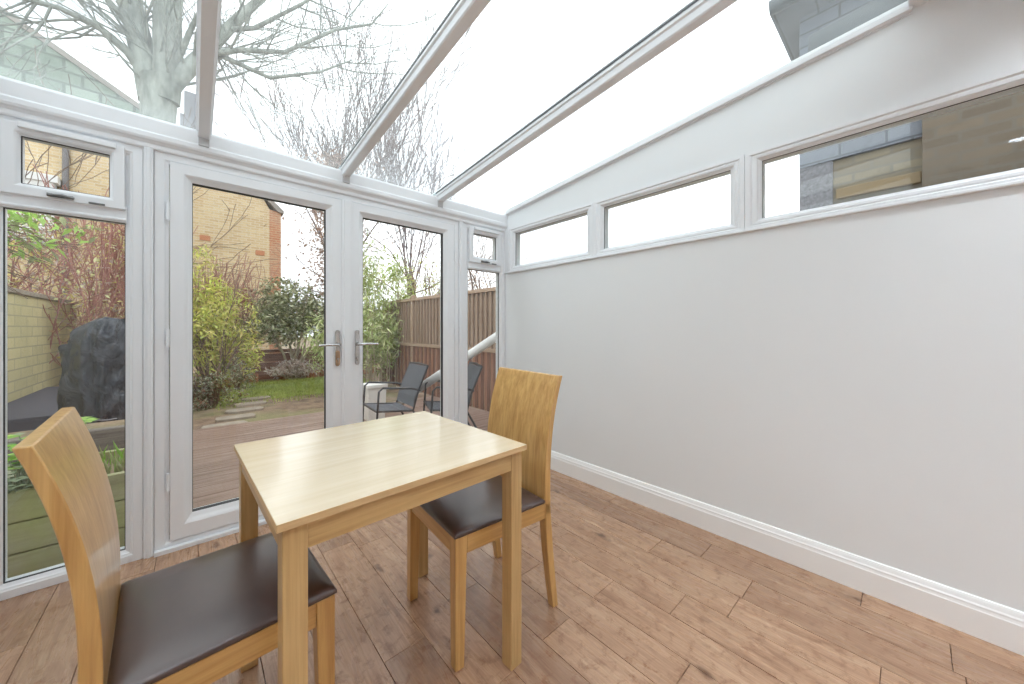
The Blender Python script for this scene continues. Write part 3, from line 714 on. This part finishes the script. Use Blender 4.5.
twig_tree('smaller leafless tree with upright twigs, between the second and third roof bars',410,16,48,108,52,8,.11,bark('tree_bark_c',lin(122,114,118),lin(162,152,156)))
t=thing('fruit_tree','leafless crooked tree beyond the fence, seen through the right door','tree'); mb=MB(); rng=rr(53); b=P(420,330,10.5); b.z=GZ
mb.tube([b,b+Vector((0,0,1.6)),b+Vector((-.3,0,2.5))],[.12,.1,.08],7)
for k in range(8): grow(mb,rng,b+Vector((-.1-.02*k,0,1.6+.1*k)),Vector((rng.gauss(0,1),rng.gauss(0,.5),.6)),1.5,.03,3,.02,.7,2,.16,.005,4)
mb.build('trunk',B_brown,t)
t=thing('fruit_tree','leafless tree with drooping twigs behind the fence, right of the doors','tree'); mb=MB(); rng=rr(54); b=P(482,330,8.5); b.z=GZ
mb.tube([b,b+Vector((0,0,1.6))],[.1,.08],7)
for k in range(8): grow(mb,rng,b+Vector((0,0,1.0+.09*k)),Vector((rng.gauss(0,1),rng.gauss(0,.5),.8)),1.2,.024,3,.02,.7,2,.14,.005,4)
mb.build('trunk',B_brown,t); mb=MB(); leaves(mb,rng,blob((b.x,b.y,2.1),(1.0,.6,.9),9,7),900,.07,.03,2,.3); mb.build('foliage',[RB[2],WH[1]],t)

# ------------------------------------------------------------------ buildings and walls
M['stock']=m_brick('yellow_stock_brick','X',lin(218,196,154),lin(196,166,124),lin(214,202,176),patch=lin(212,186,146))
M['quoin']=m_brick('red_quoin_brick','X',lin(196,128,92),lin(178,112,80),lin(196,170,140))
M['gwall']=m_brick('pale_garden_brick','Y',lin(222,208,160),lin(204,192,148),lin(176,166,138),.42,.13,patch=lin(178,172,128),mort=.009)
def m_slate(name,c1,c2,u,bh=.2):
    return m_brick(name,u,c1,c2,tuple(x*.35 for x in c1),.28 if bh<.3 else .6,bh,.6,patch=c2,mort=.008 if bh<.3 else .03)
M['slateX']=m_slate('grey_green_slate',lin(152,164,148),lin(112,126,110),'X',.30)
M['slateY']=m_slate('blue_grey_slate',lin(120,126,136),lin(110,115,124),'Y',.12)
M['lead']=m_plain('dark_lead',lin(72,78,80),.55,0,.1,10)
M['stockY']=m_brick('neighbour_brick','Y',lin(150,140,116),lin(126,116,98),lin(126,120,108))
M['render']=m_plain('grey_pebbledash',lin(128,128,132),.95,0,.25,45,1.0)
# gable house behind
t=thing('brick_house','tall yellow brick house with orange brick corner and grey slate gable behind the shrubs','house')
Y=14.0; c=P(281,328,1); xr=c.x/c.y*Y
def on_y(px,py): 
    p=P(px,py,1)-Vector((0,0,EYE)); k=Y/p.y; return (p.x*k, EYE+p.z*k)
x1,z1=on_y(281,213); xv,zv=on_y(262,195); xa,za=on_y(0,13); 
sl_=(za-zv)/(xa-xv)
xl=-14; zpk=zv+sl_*(xa-xv)
def zl(x): return zv+sl_*(x-xv)
zs=5.9
xs=xv+(zs-zv)/sl_
mb=MB(); mb.prism([(xl,GZ),(x1-.32,GZ),(x1-.32,z1+.05),(xv,zv-.05),(xs,zs),(xl,zs)],lambda p,k:(p[0],Y+k*6,p[1])); mb.build('wall',M['stock'],t)
mb=MB(); mb.prism([(x1-.32,GZ),(x1,GZ),(x1,z1),(x1-.32,z1+.05)],lambda p,k:(p[0],Y-.004+k*6,p[1])); mb.build('corner_bricks',M['quoin'],t)
xp=-8.5
mb=MB(); mb.prism([(xl,zs),(xs,zs),(xp,zl(xp)),(xl,zl(xp)+sl_*(xp-xl)*1.0)],lambda p,k:(p[0],Y-.05+k*6,p[1])); mb.build('slate_gable',M['slateX'],t)
mb=MB(); e=.16
mb.prism([(x1+.07,z1-.03),(x1+.07,z1+.05),(xv+.06,zv+.08),(xp,zl(xp)+.16),(xp,zl(xp)),(xv,zv-.02),(x1-.1,z1)],lambda p,k:(p[0],Y-.10+k*6.3,p[1])); mb.build('roof',m_plain('grey_verge',lin(150,142,134),.8),t)
vm_=m_plain('vent',lin(190,130,94),.8)
for (px,py) in ((205,238),(260,253)):
    x,z=on_y(px,py); MB().box(x-.12,x+.12,Y-.02,Y+.02,z-.075,z+.075).build('air_brick',vm_,t)
x,z=on_y(34,178); mb=MB(); mb.box(x-1.3,x+.35,Y-.3,Y-.02,z-1.6,z-.12); mb.box(x-1.4,x+.42,Y-.35,Y-.02,z-.12,z+.06); mb.build('white_porch',m_plain('white_render',(.75,.74,.72),.7),t,.01)
x,z=on_y(66,200); mb=MB(); mb.tube([(x,Y-.08,GZ),(x,Y-.08,z),(x+.02,Y-.08,zs+.6)],.06,8); mb.build('drainpipe',m_plain('grey_pipe',lin(120,116,116),.6),t)
t2=thing('climbing_twigs','thin leafless climber twigs against the upper left of the brick house','shrub'); mb=MB(); rng=rr(91)
x0_,z0_=on_y(66,200)
for k in range(7): grow(mb,rng,Vector((x0_+rng.uniform(-.8,.8),Y-.35,z0_-3.0)),Vector((rng.gauss(0,.35),0,1)),2.4,.02,3,.05,.7,2,.14,.007,4)
mb.tube([(x0_,Y-.35,GZ),(x0_+.1,Y-.35,z0_-3)],.05,6); mb.build('stem',B_brown,t2)
# chimney of farther house
t=thing('chimney_house','distant grey house with a tall narrow chimney, beside the big tree trunk','house'); b=P(190,118,24)
mb=MB(); mb.box(b.x-4,b.x+2.6,b.y,b.y+5,GZ,b.z-4.0); mb.build('wall',M['stock'],t)
mb=MB(); mb.prism([(-4.3,-4.0),(2.9,-4.0),(-.7,-1.6)],lambda p,k:(b.x+p[0],b.y-.3+k*5.5,b.z+p[1])); mb.build('roof',M['slateX'],t)
mb=MB(); mb.box(b.x-.5,b.x+.55,b.y+.3,b.y+1,b.z-4,b.z+.3); mb.box(b.x-.3,b.x+.35,b.y+.3,b.y+1,b.z+.3,b.z+1.9); mb.build('chimney',M['render'],t)
# neighbour flank to the right
t=thing('neighbour_house','neighbouring house with slate upper wall and yellow brick band, through the long high window','house')
X=4.2; yc=X/math.tan(YAW+math.atan((800-CX)/FL)); y2=X/math.tan(YAW+math.atan((833-CX)/FL))
mb=MB(); mb.box(X-.02,X+4,y2,yc,GZ,2.62); mb.build('corner_wall',M['render'],t)
y3=X/math.tan(YAW+math.atan((922-CX)/FL))
mb=MB(); mb.box(X,X+4,-6,y2,GZ,2.62); mb.build('wall',M['stockY'],t)
mb=MB(); mb.box(X-.12,X,-1.1,y3,GZ,4.0); mb.build('chimney_breast',m_brick('sooty_brick','Y',lin(122,110,94),lin(102,92,80),lin(112,106,96)),t)
mb=MB(); mb.box(X-.03,X+4,-6,yc,2.62,4.05); mb.build('slate_wall',M['slateY'],t)
mb=MB(); mb.box(X-.03,X-.0,y3,y2-.02,2.27,2.36); mb.build('string_course',m_plain('ochre_stone',lin(140,122,92),.8),t,.01)
mb=MB(); mb.prism([(X-.30,4.0),(X-.30,4.10),(X+2.2,6.2),(X+4.3,4.1),(X+4.3,4.0)],lambda p,k:(p[0],(-6,yc+.17)[k],p[1])); mb.build('roof',M['slateY'],t)
mb=MB(); mb.tube([(X-.36,-6,4.0),(X-.36,yc+.15,4.0)],.06,10); mb.build('gutter',M['lead'],t)
mb=MB(); mb.tube([(X-.08,-.55,GZ),(X-.08,-.55,4.0)],.045,10); mb.build('drainpipe',M['lead'],t)
mb=MB(); mb.prism([(W+.005,.022),(W+.12,.022),(W+.12,.17),(W+.07,.17),(W+.04,.06)],lambda p,k:sl(p[0],(-.02,.34)[k],p[1])); tag(mb.build('lead_flashing',M['lead']),'dark lead flashing strip on the outer roof edge above the long high window','flashing')
# garden wall left
mb=MB(); mb.box(-1.82,-1.60,3.0,10.2,GZ,1.56); gw=mb.build('garden_wall',M['gwall']); tag(gw,'pale yellow brick garden wall at the left beyond the side window','wall')
mb=MB()
for k in range(12): mb.box(-1.85,-1.565,3.0+k*.6,3.595+k*.6,1.56,1.62)
mb.build('coping',M['stone'],gw,.006,1)

# timber fence right
def m_fence(name,axis,c1,c2,c3): return m_wood(name,axis,c1,c2,c3,.85,0,1.2)
F1=m_fence('brown_fence','z',lin(120,82,66),lin(150,106,86),lin(172,132,108)); F2=m_fence('grey_brown_fence','z',lin(132,108,92),lin(160,136,116),lin(182,160,142)); F3=m_fence('fence_rail','y',lin(136,108,90),lin(168,142,120),lin(190,168,146))
F1D=m_fence('dark_brown_fence','z',lin(88,60,50),lin(116,80,66),lin(140,104,86))
labs=['fence panel farthest down the garden, beside the bamboo','second timber fence panel from the bamboo, behind the patio chairs','third timber fence panel, seen through the narrow side window','timber fence panel nearest the conservatory']
fr0=None
for i in range(4):
    y1=8.3-i*1.5; y0=y1-1.44
    t=thing('timber_fence','brown '+labs[i] if i else 'brown timber '+labs[i],'fence',(3.36,y0,0),0,'timber fence panels')
    mb=MB(); mb2=MB(); mb3=MB(); rng=rr(60+i); y=0
    while y<1.43:
        mb.cur=int(round(y/.08))%2; a=(0,-.012)[int(round(y/.08))%2]+rng.uniform(-.002,.002); mb.box(a,a+.012,y,y+.074,GZ+.04,.80); y+=.080
    y=0
    z=.82
    while z<1.68: a=rng.uniform(0,.006); mb2.hexa([(.004+a,0,z),(.010+a,0,z),(.010+a,1.43,z),(.004+a,1.43,z)],[(.014+a,0,z+.10),(.02+a,0,z+.10),(.02+a,1.43,z+.10),(.014+a,1.43,z+.10)]); z+=.085
    y=.0
    while y<1.43: mb2.box(-.030,.0,y,y+.028,.84,1.70); y+=.118
    mb3.box(-.04,.0,0,1.44,.78,.84)
    mb.build('lower_board',[F1,F1D],t); mb2.build('upper_board',F2,t); mb3.build('rail',F3,t,.003,1)
    MB().box(-.045,.02,0,1.44,1.70,1.735).build('capping',F3,t,.003,1)
labs=['fence post at the bamboo end','fence post after the farthest panel','fence post between the second and third panels','fence post seen near the side window','fence post nearest the conservatory']
for i in range(5):
    y=8.33-i*1.5; mb=MB(); mb.box(3.32,3.41,y-.028,y+.028,GZ,1.80); mb.prism([(3.315,1.80),(3.415,1.80),(3.365,1.83)],lambda p,k:(p[0],y-.033+k*.066,p[1]))
    tag(mb.build('fence_post',F3,None,.004,1),'timber '+labs[i],'post','fence posts')

# low red-brown board panel and timber stack behind the lawn, lawn edging
RBW=m_wood('red_brown_board','x',lin(112,74,64),lin(140,98,84),lin(160,118,102),.8)
t=thing('raised_bed','low raised bed with red brown boards behind the lawn','raised bed')
a=P(236,352,9.9); b=P(300,352,10.4)
yy=10.9
mb=MB()
for k,(z0,z1) in enumerate([(-.15,.06),(.07,.28),(.29,.50)]): mb.box(.75,3.0,yy,yy+.05,z0,z1)
mb.build('board',RBW,t,.006,1)
mb=MB(); mb.box(.7,3.05,yy-.06,yy+.14,.52,.60); mb.build('top_board',RBW,t,.006,1)
labs=['bottom','lower middle','upper middle','top']
for k in range(4):
    mb=MB(); z=-.13+k*.17; mb.box(3.1-.04*k,4.6,yy-.3,yy-.12,z,z+.11)
    tag(mb.build('timber_sleeper',RBW if k%2 else F3,None,.008,1),'weathered timber sleeper in the stack beyond the lawn, %s one'%labs[k],'timber','stacked sleepers')
TER=m_wood('edging_log','z',lin(150,92,66),lin(180,120,90),lin(200,146,116),.85)
for (x0,x1,lab) in ((.75,1.15,'left short length of orange brown log edging behind the lawn'),(1.55,1.95,'middle short length of orange brown log edging behind the lawn'),(2.2,3.9,'long right length of orange brown log edging behind the lawn')):
    mb=MB(); rng=rr(int(x0*100)); x=x0
    while x<x1:
        h=rng.uniform(.0,.03); mb.tube([(x,10.42,GZ-.02),(x,10.42,.04+h)],.03,8); x+=.062
    tag(mb.build('log_edging',TER),lab,'lawn edging','log edging')

# ------------------------------------------------------------------ left-window items
def m_moss():
    t=NT('mossy_timber'); v=t.coord((1.6,20,20)); n=t.noise(v,1.4,6,.65); n2=t.noise(t.coord(),3.2,4,.6)
    c=t.ramp(n,[(.3,lin(136,130,106)),(.7,lin(176,170,144))]); c=t.mix(t.ramp(n2,[(.35,(0,0,0)),(.6,(.8,.8,.8))]),c,lin(158,162,104)); return t.pbr(c,.9,0,t.bump(n,.4,.004))
MO=m_moss(); GW=m_wood('grey_sleeper','x',lin(84,78,76),lin(116,108,102),lin(142,134,126),.85)
t=thing('timber_planter','mossy green timber planter just outside the left side window','planter')
mb=MB()
for k in range(3): mb.box(-1.25,-.24,2.90,2.94,-.10+k*.152,.046+k*.152)
for k in range(3): mb.box(-.28,-.24,2.94,3.46,-.10+k*.152,.046+k*.152)
for k in range(3): mb.box(-1.25,-1.21,2.94,3.46,-.10+k*.152,.046+k*.152)
for k in range(3): mb.box(-1.25,-.24,3.46,3.50,-.10+k*.152,.046+k*.152)
mb.build('board',MO,t,.004,1)
mb=MB(); mb.box(-1.21,-.28,2.94,3.46,.0,.30); mb.build('soil',M['soil'],t)
t=thing('sleeper_bed','weathered grey sleeper bed behind the mossy planter, below the covered barbecue','raised bed')
mb=MB()
for k in range(3): mb.box(-1.5,-.18,3.72,3.80,-.10+k*.185,.08+k*.185)
for k in range(3): mb.box(-.26,-.18,3.80,4.30,-.10+k*.185,.08+k*.185)
mb.build('board',GW,t,.006,1); mb=MB(); mb.box(-1.5,-.26,3.80,4.3,-.10,.40); mb.build('soil',M['soil'],t)
def leafy(name,label,c,r,n,l,w,cols,seed,hh=1.1):
    t=thing(name,label,'plant'); rng=rr(seed); mb=MB(); st=MB(); c=Vector(c)
    for i in range(n):
        a=rng.uniform(0,2*PI); q=r*math.sqrt(rng.random()); h=rng.uniform(.35,1)*r*hh
        tip=c+Vector((math.cos(a)*q,math.sin(a)*q,h)); st.tube([c+Vector((math.cos(a)*q*.2,math.sin(a)*q*.2,0)),tip],.0025,4)
        for k in range(3):
            mb.cur=rng.randrange(len(cols)); aa=a+(k-1)*1.3
            mb.leaf(tip,Vector((math.cos(aa),math.sin(aa),.15)),Vector((0,0,1)),l,w)
    st.build('stem',FG[2],t); mb.build('foliage',cols,t); return t
leafy('strawberry_plant','bright green leafy plant at the left end of the mossy planter',(-.70,3.08,.30),.15,30,.07,.055,FG,71,1.9)
leafy('strawberry_plant','bright green leafy plant in the mossy planter, beside the chair back',(-.66,3.28,.30),.14,26,.07,.055,FG,72,1.9)
leafy('strawberry_plant','small bright leaved plant just right of the chair back top',(-.61,3.95,.42),.09,10,.07,.055,[FG[0],FG[1]],73)
leafy('trailing_plant','pale sage trailing plant at the front of the mossy planter',(-.66,2.99,.30),.16,60,.045,.03,[FG[2],VG[0]],74)
t=thing('bulb_plant','clump of upright green bulb shoots at the right end of the mossy planter','plant'); mb=MB(); rng=rr(75)
for i in range(70):
    x=rng.uniform(-.50,-.29); y=rng.uniform(2.98,3.35); h=rng.uniform(.08,.17); a=rng.uniform(0,2*PI); mb.cur=rng.randrange(2)
    mb.leaf(Vector((x,y,.29)),Vector((math.cos(a)*.3,math.sin(a)*.3,1)),Vector((math.sin(a),math.cos(a),.2)),h,.016)
mb.build('foliage',[FG[0],DG[1]],t)
# dark slatted bench lid by the wall
DS=m_plain('dark_grey_felt',lin(84,82,92),.8,0,.15,30,.4)
t=thing('storage_box','low dark grey slatted box against the garden wall','box')
mb=MB(); mb.box(-1.58,-.98,5.6,8.3,GZ,.27); mb.build('body',DS,t,.01,1)
mb=MB(); y=5.6
while y<8.3: mb.box(-1.59,-.96,y,y+.115,.27,.295); y+=.125
mb.build('lid',DS,t,.003,1)
# barbecue under black cover
def m_tarp():
    t=NT('black_cover'); v=t.coord((1,1,.7)); n=t.noise(v,4,4,.5,2.2); n2=t.noise(v,28,3)
    return t.pbr(t.ramp(n,[(.3,lin(40,44,50)),(.7,lin(74,78,86))]),.27,0,t.bump(n,1.0,.09))
c=P(107,400,3.6); t=thing('barbecue_cover','tall barbecue under a creased shiny black cover','barbecue',(c.x,c.y,0),math.radians(-48.3))
mb=MB(); rng=rr(80); N=110; rows=60; vs=[]
from mathutils import noise as mn
for j in range(rows+1):
    f=j/rows; z=-.10+f*1.34
    for k in range(N):
        a=2*PI*k/N; ca,sa=math.cos(a),math.sin(a)
        hx=.19; hy=.21
        e=.45; sx=math.copysign(abs(ca)**e,ca); sy=math.copysign(abs(sa)**e,sa)
        s=1.0
        if z>.85: 
            q=min(1,(z-.85)/.39); s=math.sqrt(max(0,1-q**3*.9))
        x=sx*hx*(1 if z<.85 else (.55+.45*s)) ; y=sy*hy*s
        zz=z
        if z>.9: zz=z-.24*max(0,-sx)*((z-.9)/.34)
        w=.06*mn.noise(Vector((sx*1.6,sy*1.6,z*2.4+5)))+.07*(.5-abs(mn.noise(Vector((sx*2.6,sy*2.6,z*2.0)))))+.03*abs(mn.noise(Vector((sx*5,sy*5,z*4+3))))+.012*mn.noise(Vector((sx*6,sy*6,z*7)))+(.018*math.sin(a*9+3*z) if z<.5 else 0)
        vs.append((x+sx*w,y+sy*w,zz+w*.4))
fs=[(j*N+k,j*N+(k+1)%N,(j+1)*N+(k+1)%N,(j+1)*N+k) for j in range(rows) for k in range(N)]; fs.append(tuple(rows*N+k for k in range(N)))
mb.add(vs,fs,True); mb.build('cover',m_tarp(),t)
mb=MB(); mb.tube([(.19*math.copysign(abs(math.cos(2*PI*k/24))**.45,math.cos(2*PI*k/24))*1.06,.22*math.copysign(abs(math.sin(2*PI*k/24))**.45,math.sin(2*PI*k/24))*1.08,.27+.01*math.sin(k)) for k in range(25)],.006,6); mb.build('drawstring',m_plain('grey_cord',lin(150,150,156),.7),t)

# ------------------------------------------------------------------ patio furniture
def patio_chair(loc,rz,label):
    t=thing('patio_chair',label,'chair',loc,rz,'patio chairs')
    mb=MB(); r=.011
    for s in (-1,1):
        y=s*.25
        mb.tube([(.25,y,0),(.24,y,.30),(.22,y,.60),(.18,y,.635),(-.14,y,.60),(-.22,y,.57)],r,8)          # front leg into arm
        mb.tube([(-.34,y,0),(-.14,y,.36),(-.20,y,.57),(-.31,y,.83)],r,8)                                     # rear leg and back upright
        mb.tube([(.24,y*.94,.40),(-.14,y*.94,.36)],r,8)
    mb.tube([(-.31,-.25,.83),(-.315,0,.842),(-.31,.25,.83)],r,8); mb.tube([(.24,-.25,.40),(.24,.25,.40)],r,8); mb.tube([(-.14,-.25,.36),(-.14,.25,.36)],r,8); mb.tube([(-.30,-.25,.06),(-.30,.25,.06)],.008,6)
    mb.build('frame',M['blackmetal'],t)
    mb=MB(); vs=[]; pr=[(.25,.405),(.16,.395),(.05,.378),(-.06,.366),(-.135,.372)]
    for x,z in pr: vs+=[(x,-.235,z),(x,.235,z),(x,.235,z-.006),(x,-.235,z-.006)]
    fs=[(i*4+k,i*4+(k+1)%4,(i+1)*4+(k+1)%4,(i+1)*4+k) for i in range(len(pr)-1) for k in range(4)]+[(3,2,1,0),tuple(range(len(vs)-4,len(vs)))]
    mb.add(vs,fs); mb.build('seat',M['mesh'],t)
    mb=MB(); vs=[]; pr=[(-.140,.40),(-.165,.50),(-.204,.60),(-.252,.71),(-.302,.825)]
    for x,z in pr: vs+=[(x,-.245,z),(x,.245,z),(x-.006,.245,z),(x-.006,-.245,z)]
    mb.add(vs,fs); mb.build('backrest',M['mesh'],t)
    return t
c=P(392,420,3.95); pc=patio_chair((c.x,c.y,-.10),math.radians(176),'grey mesh patio chair with black frame, nearest the bamboo')
c=P(449,420,4.0); pc2=dup(pc,(c.x,c.y,-.10),math.radians(160),'grey mesh patio chair with black frame, cut by the right door edge')
c=P(374,400,4.9); mb=MB(); mb.prism([(-.11,-.11),(.11,-.11),(.11,.11),(-.11,.11)],lambda p,k:(c.x+p[0]*(1+.15*k),c.y+p[1]*(1+.15*k),(-.10,.36)[k])); mb.box(c.x-.14,c.x+.14,c.y-.14,c.y+.14,.34,.39)
tag(mb.build('plant_pot',m_plain('white_pot',(.72,.70,.66),.7),None,.008),'square white pot standing behind the patio chair','pot')
mb=MB(); a=P(402,400,4.3); b=P(520,321,3.9); mb.tube([a,a.lerp(b,.5),b],.05,14); mb.tube([a+(a-b).normalized()*.02,a+(b-a).normalized()*.10],.058,14)
po=tag(mb.build('white_pipe',m_plain('white_plastic',(.78,.77,.75),.4)),'thick white plastic pipe slanting up across the timber fence','pipe')

# ------------------------------------------------------------------ sky
w=bpy.data.worlds.new('overcast'); bpy.context.scene.world=w; w.use_nodes=True; nt=w.node_tree; nt.nodes.clear()
out=nt.nodes.new('ShaderNodeOutputWorld'); bg=nt.nodes.new('ShaderNodeBackground'); tc=nt.nodes.new('ShaderNodeTexCoord'); mp=nt.nodes.new('ShaderNodeMapping'); mp.inputs['Scale'].default_value=(1,1,2.2)
ns=nt.nodes.new('ShaderNodeTexNoise'); ns.inputs['Scale'].default_value=2.0; ns.inputs['Detail'].default_value=6; ns.inputs['Roughness'].default_value=.55
cr=nt.nodes.new('ShaderNodeValToRGB'); cr.color_ramp.elements[0].position=.30; cr.color_ramp.elements[0].color=(.40,.42,.47,1); cr.color_ramp.elements[1].position=.62; cr.color_ramp.elements[1].color=(.93,.965,1,1)
nt.links.new(tc.outputs['Generated'],mp.inputs[0]); nt.links.new(mp.outputs[0],ns.inputs['Vector']); nt.links.new(ns.outputs['Fac'],cr.inputs[0]); nt.links.new(cr.outputs[0],bg.inputs[0])
bg.inputs[1].default_value=1.0; nt.links.new(bg.outputs[0],out.inputs[0])

# ------------------------------------------------------------------ camera and view
cam=bpy.data.cameras.new('camera'); co=bpy.data.objects.new('camera',cam); C.objects.link(co)
cam.sensor_width=36; cam.lens=36*FL/1024; cam.shift_y=-(342-HY)/1024; cam.clip_start=.02; cam.clip_end=200
co.location=(0,0,EYE); co.rotation_euler=(PI/2,0,-YAW)
sc=bpy.context.scene; sc.camera=co
sc.view_settings.view_transform='Standard'; sc.view_settings.look='None'; sc.view_settings.gamma=1; sc.view_settings.use_curve_mapping=False
sc.view_settings.exposure=1.68
sc.cycles.max_bounces=14; sc.cycles.diffuse_bounces=6; sc.cycles.transparent_max_bounces=24; sc.cycles.caustics_reflective=False
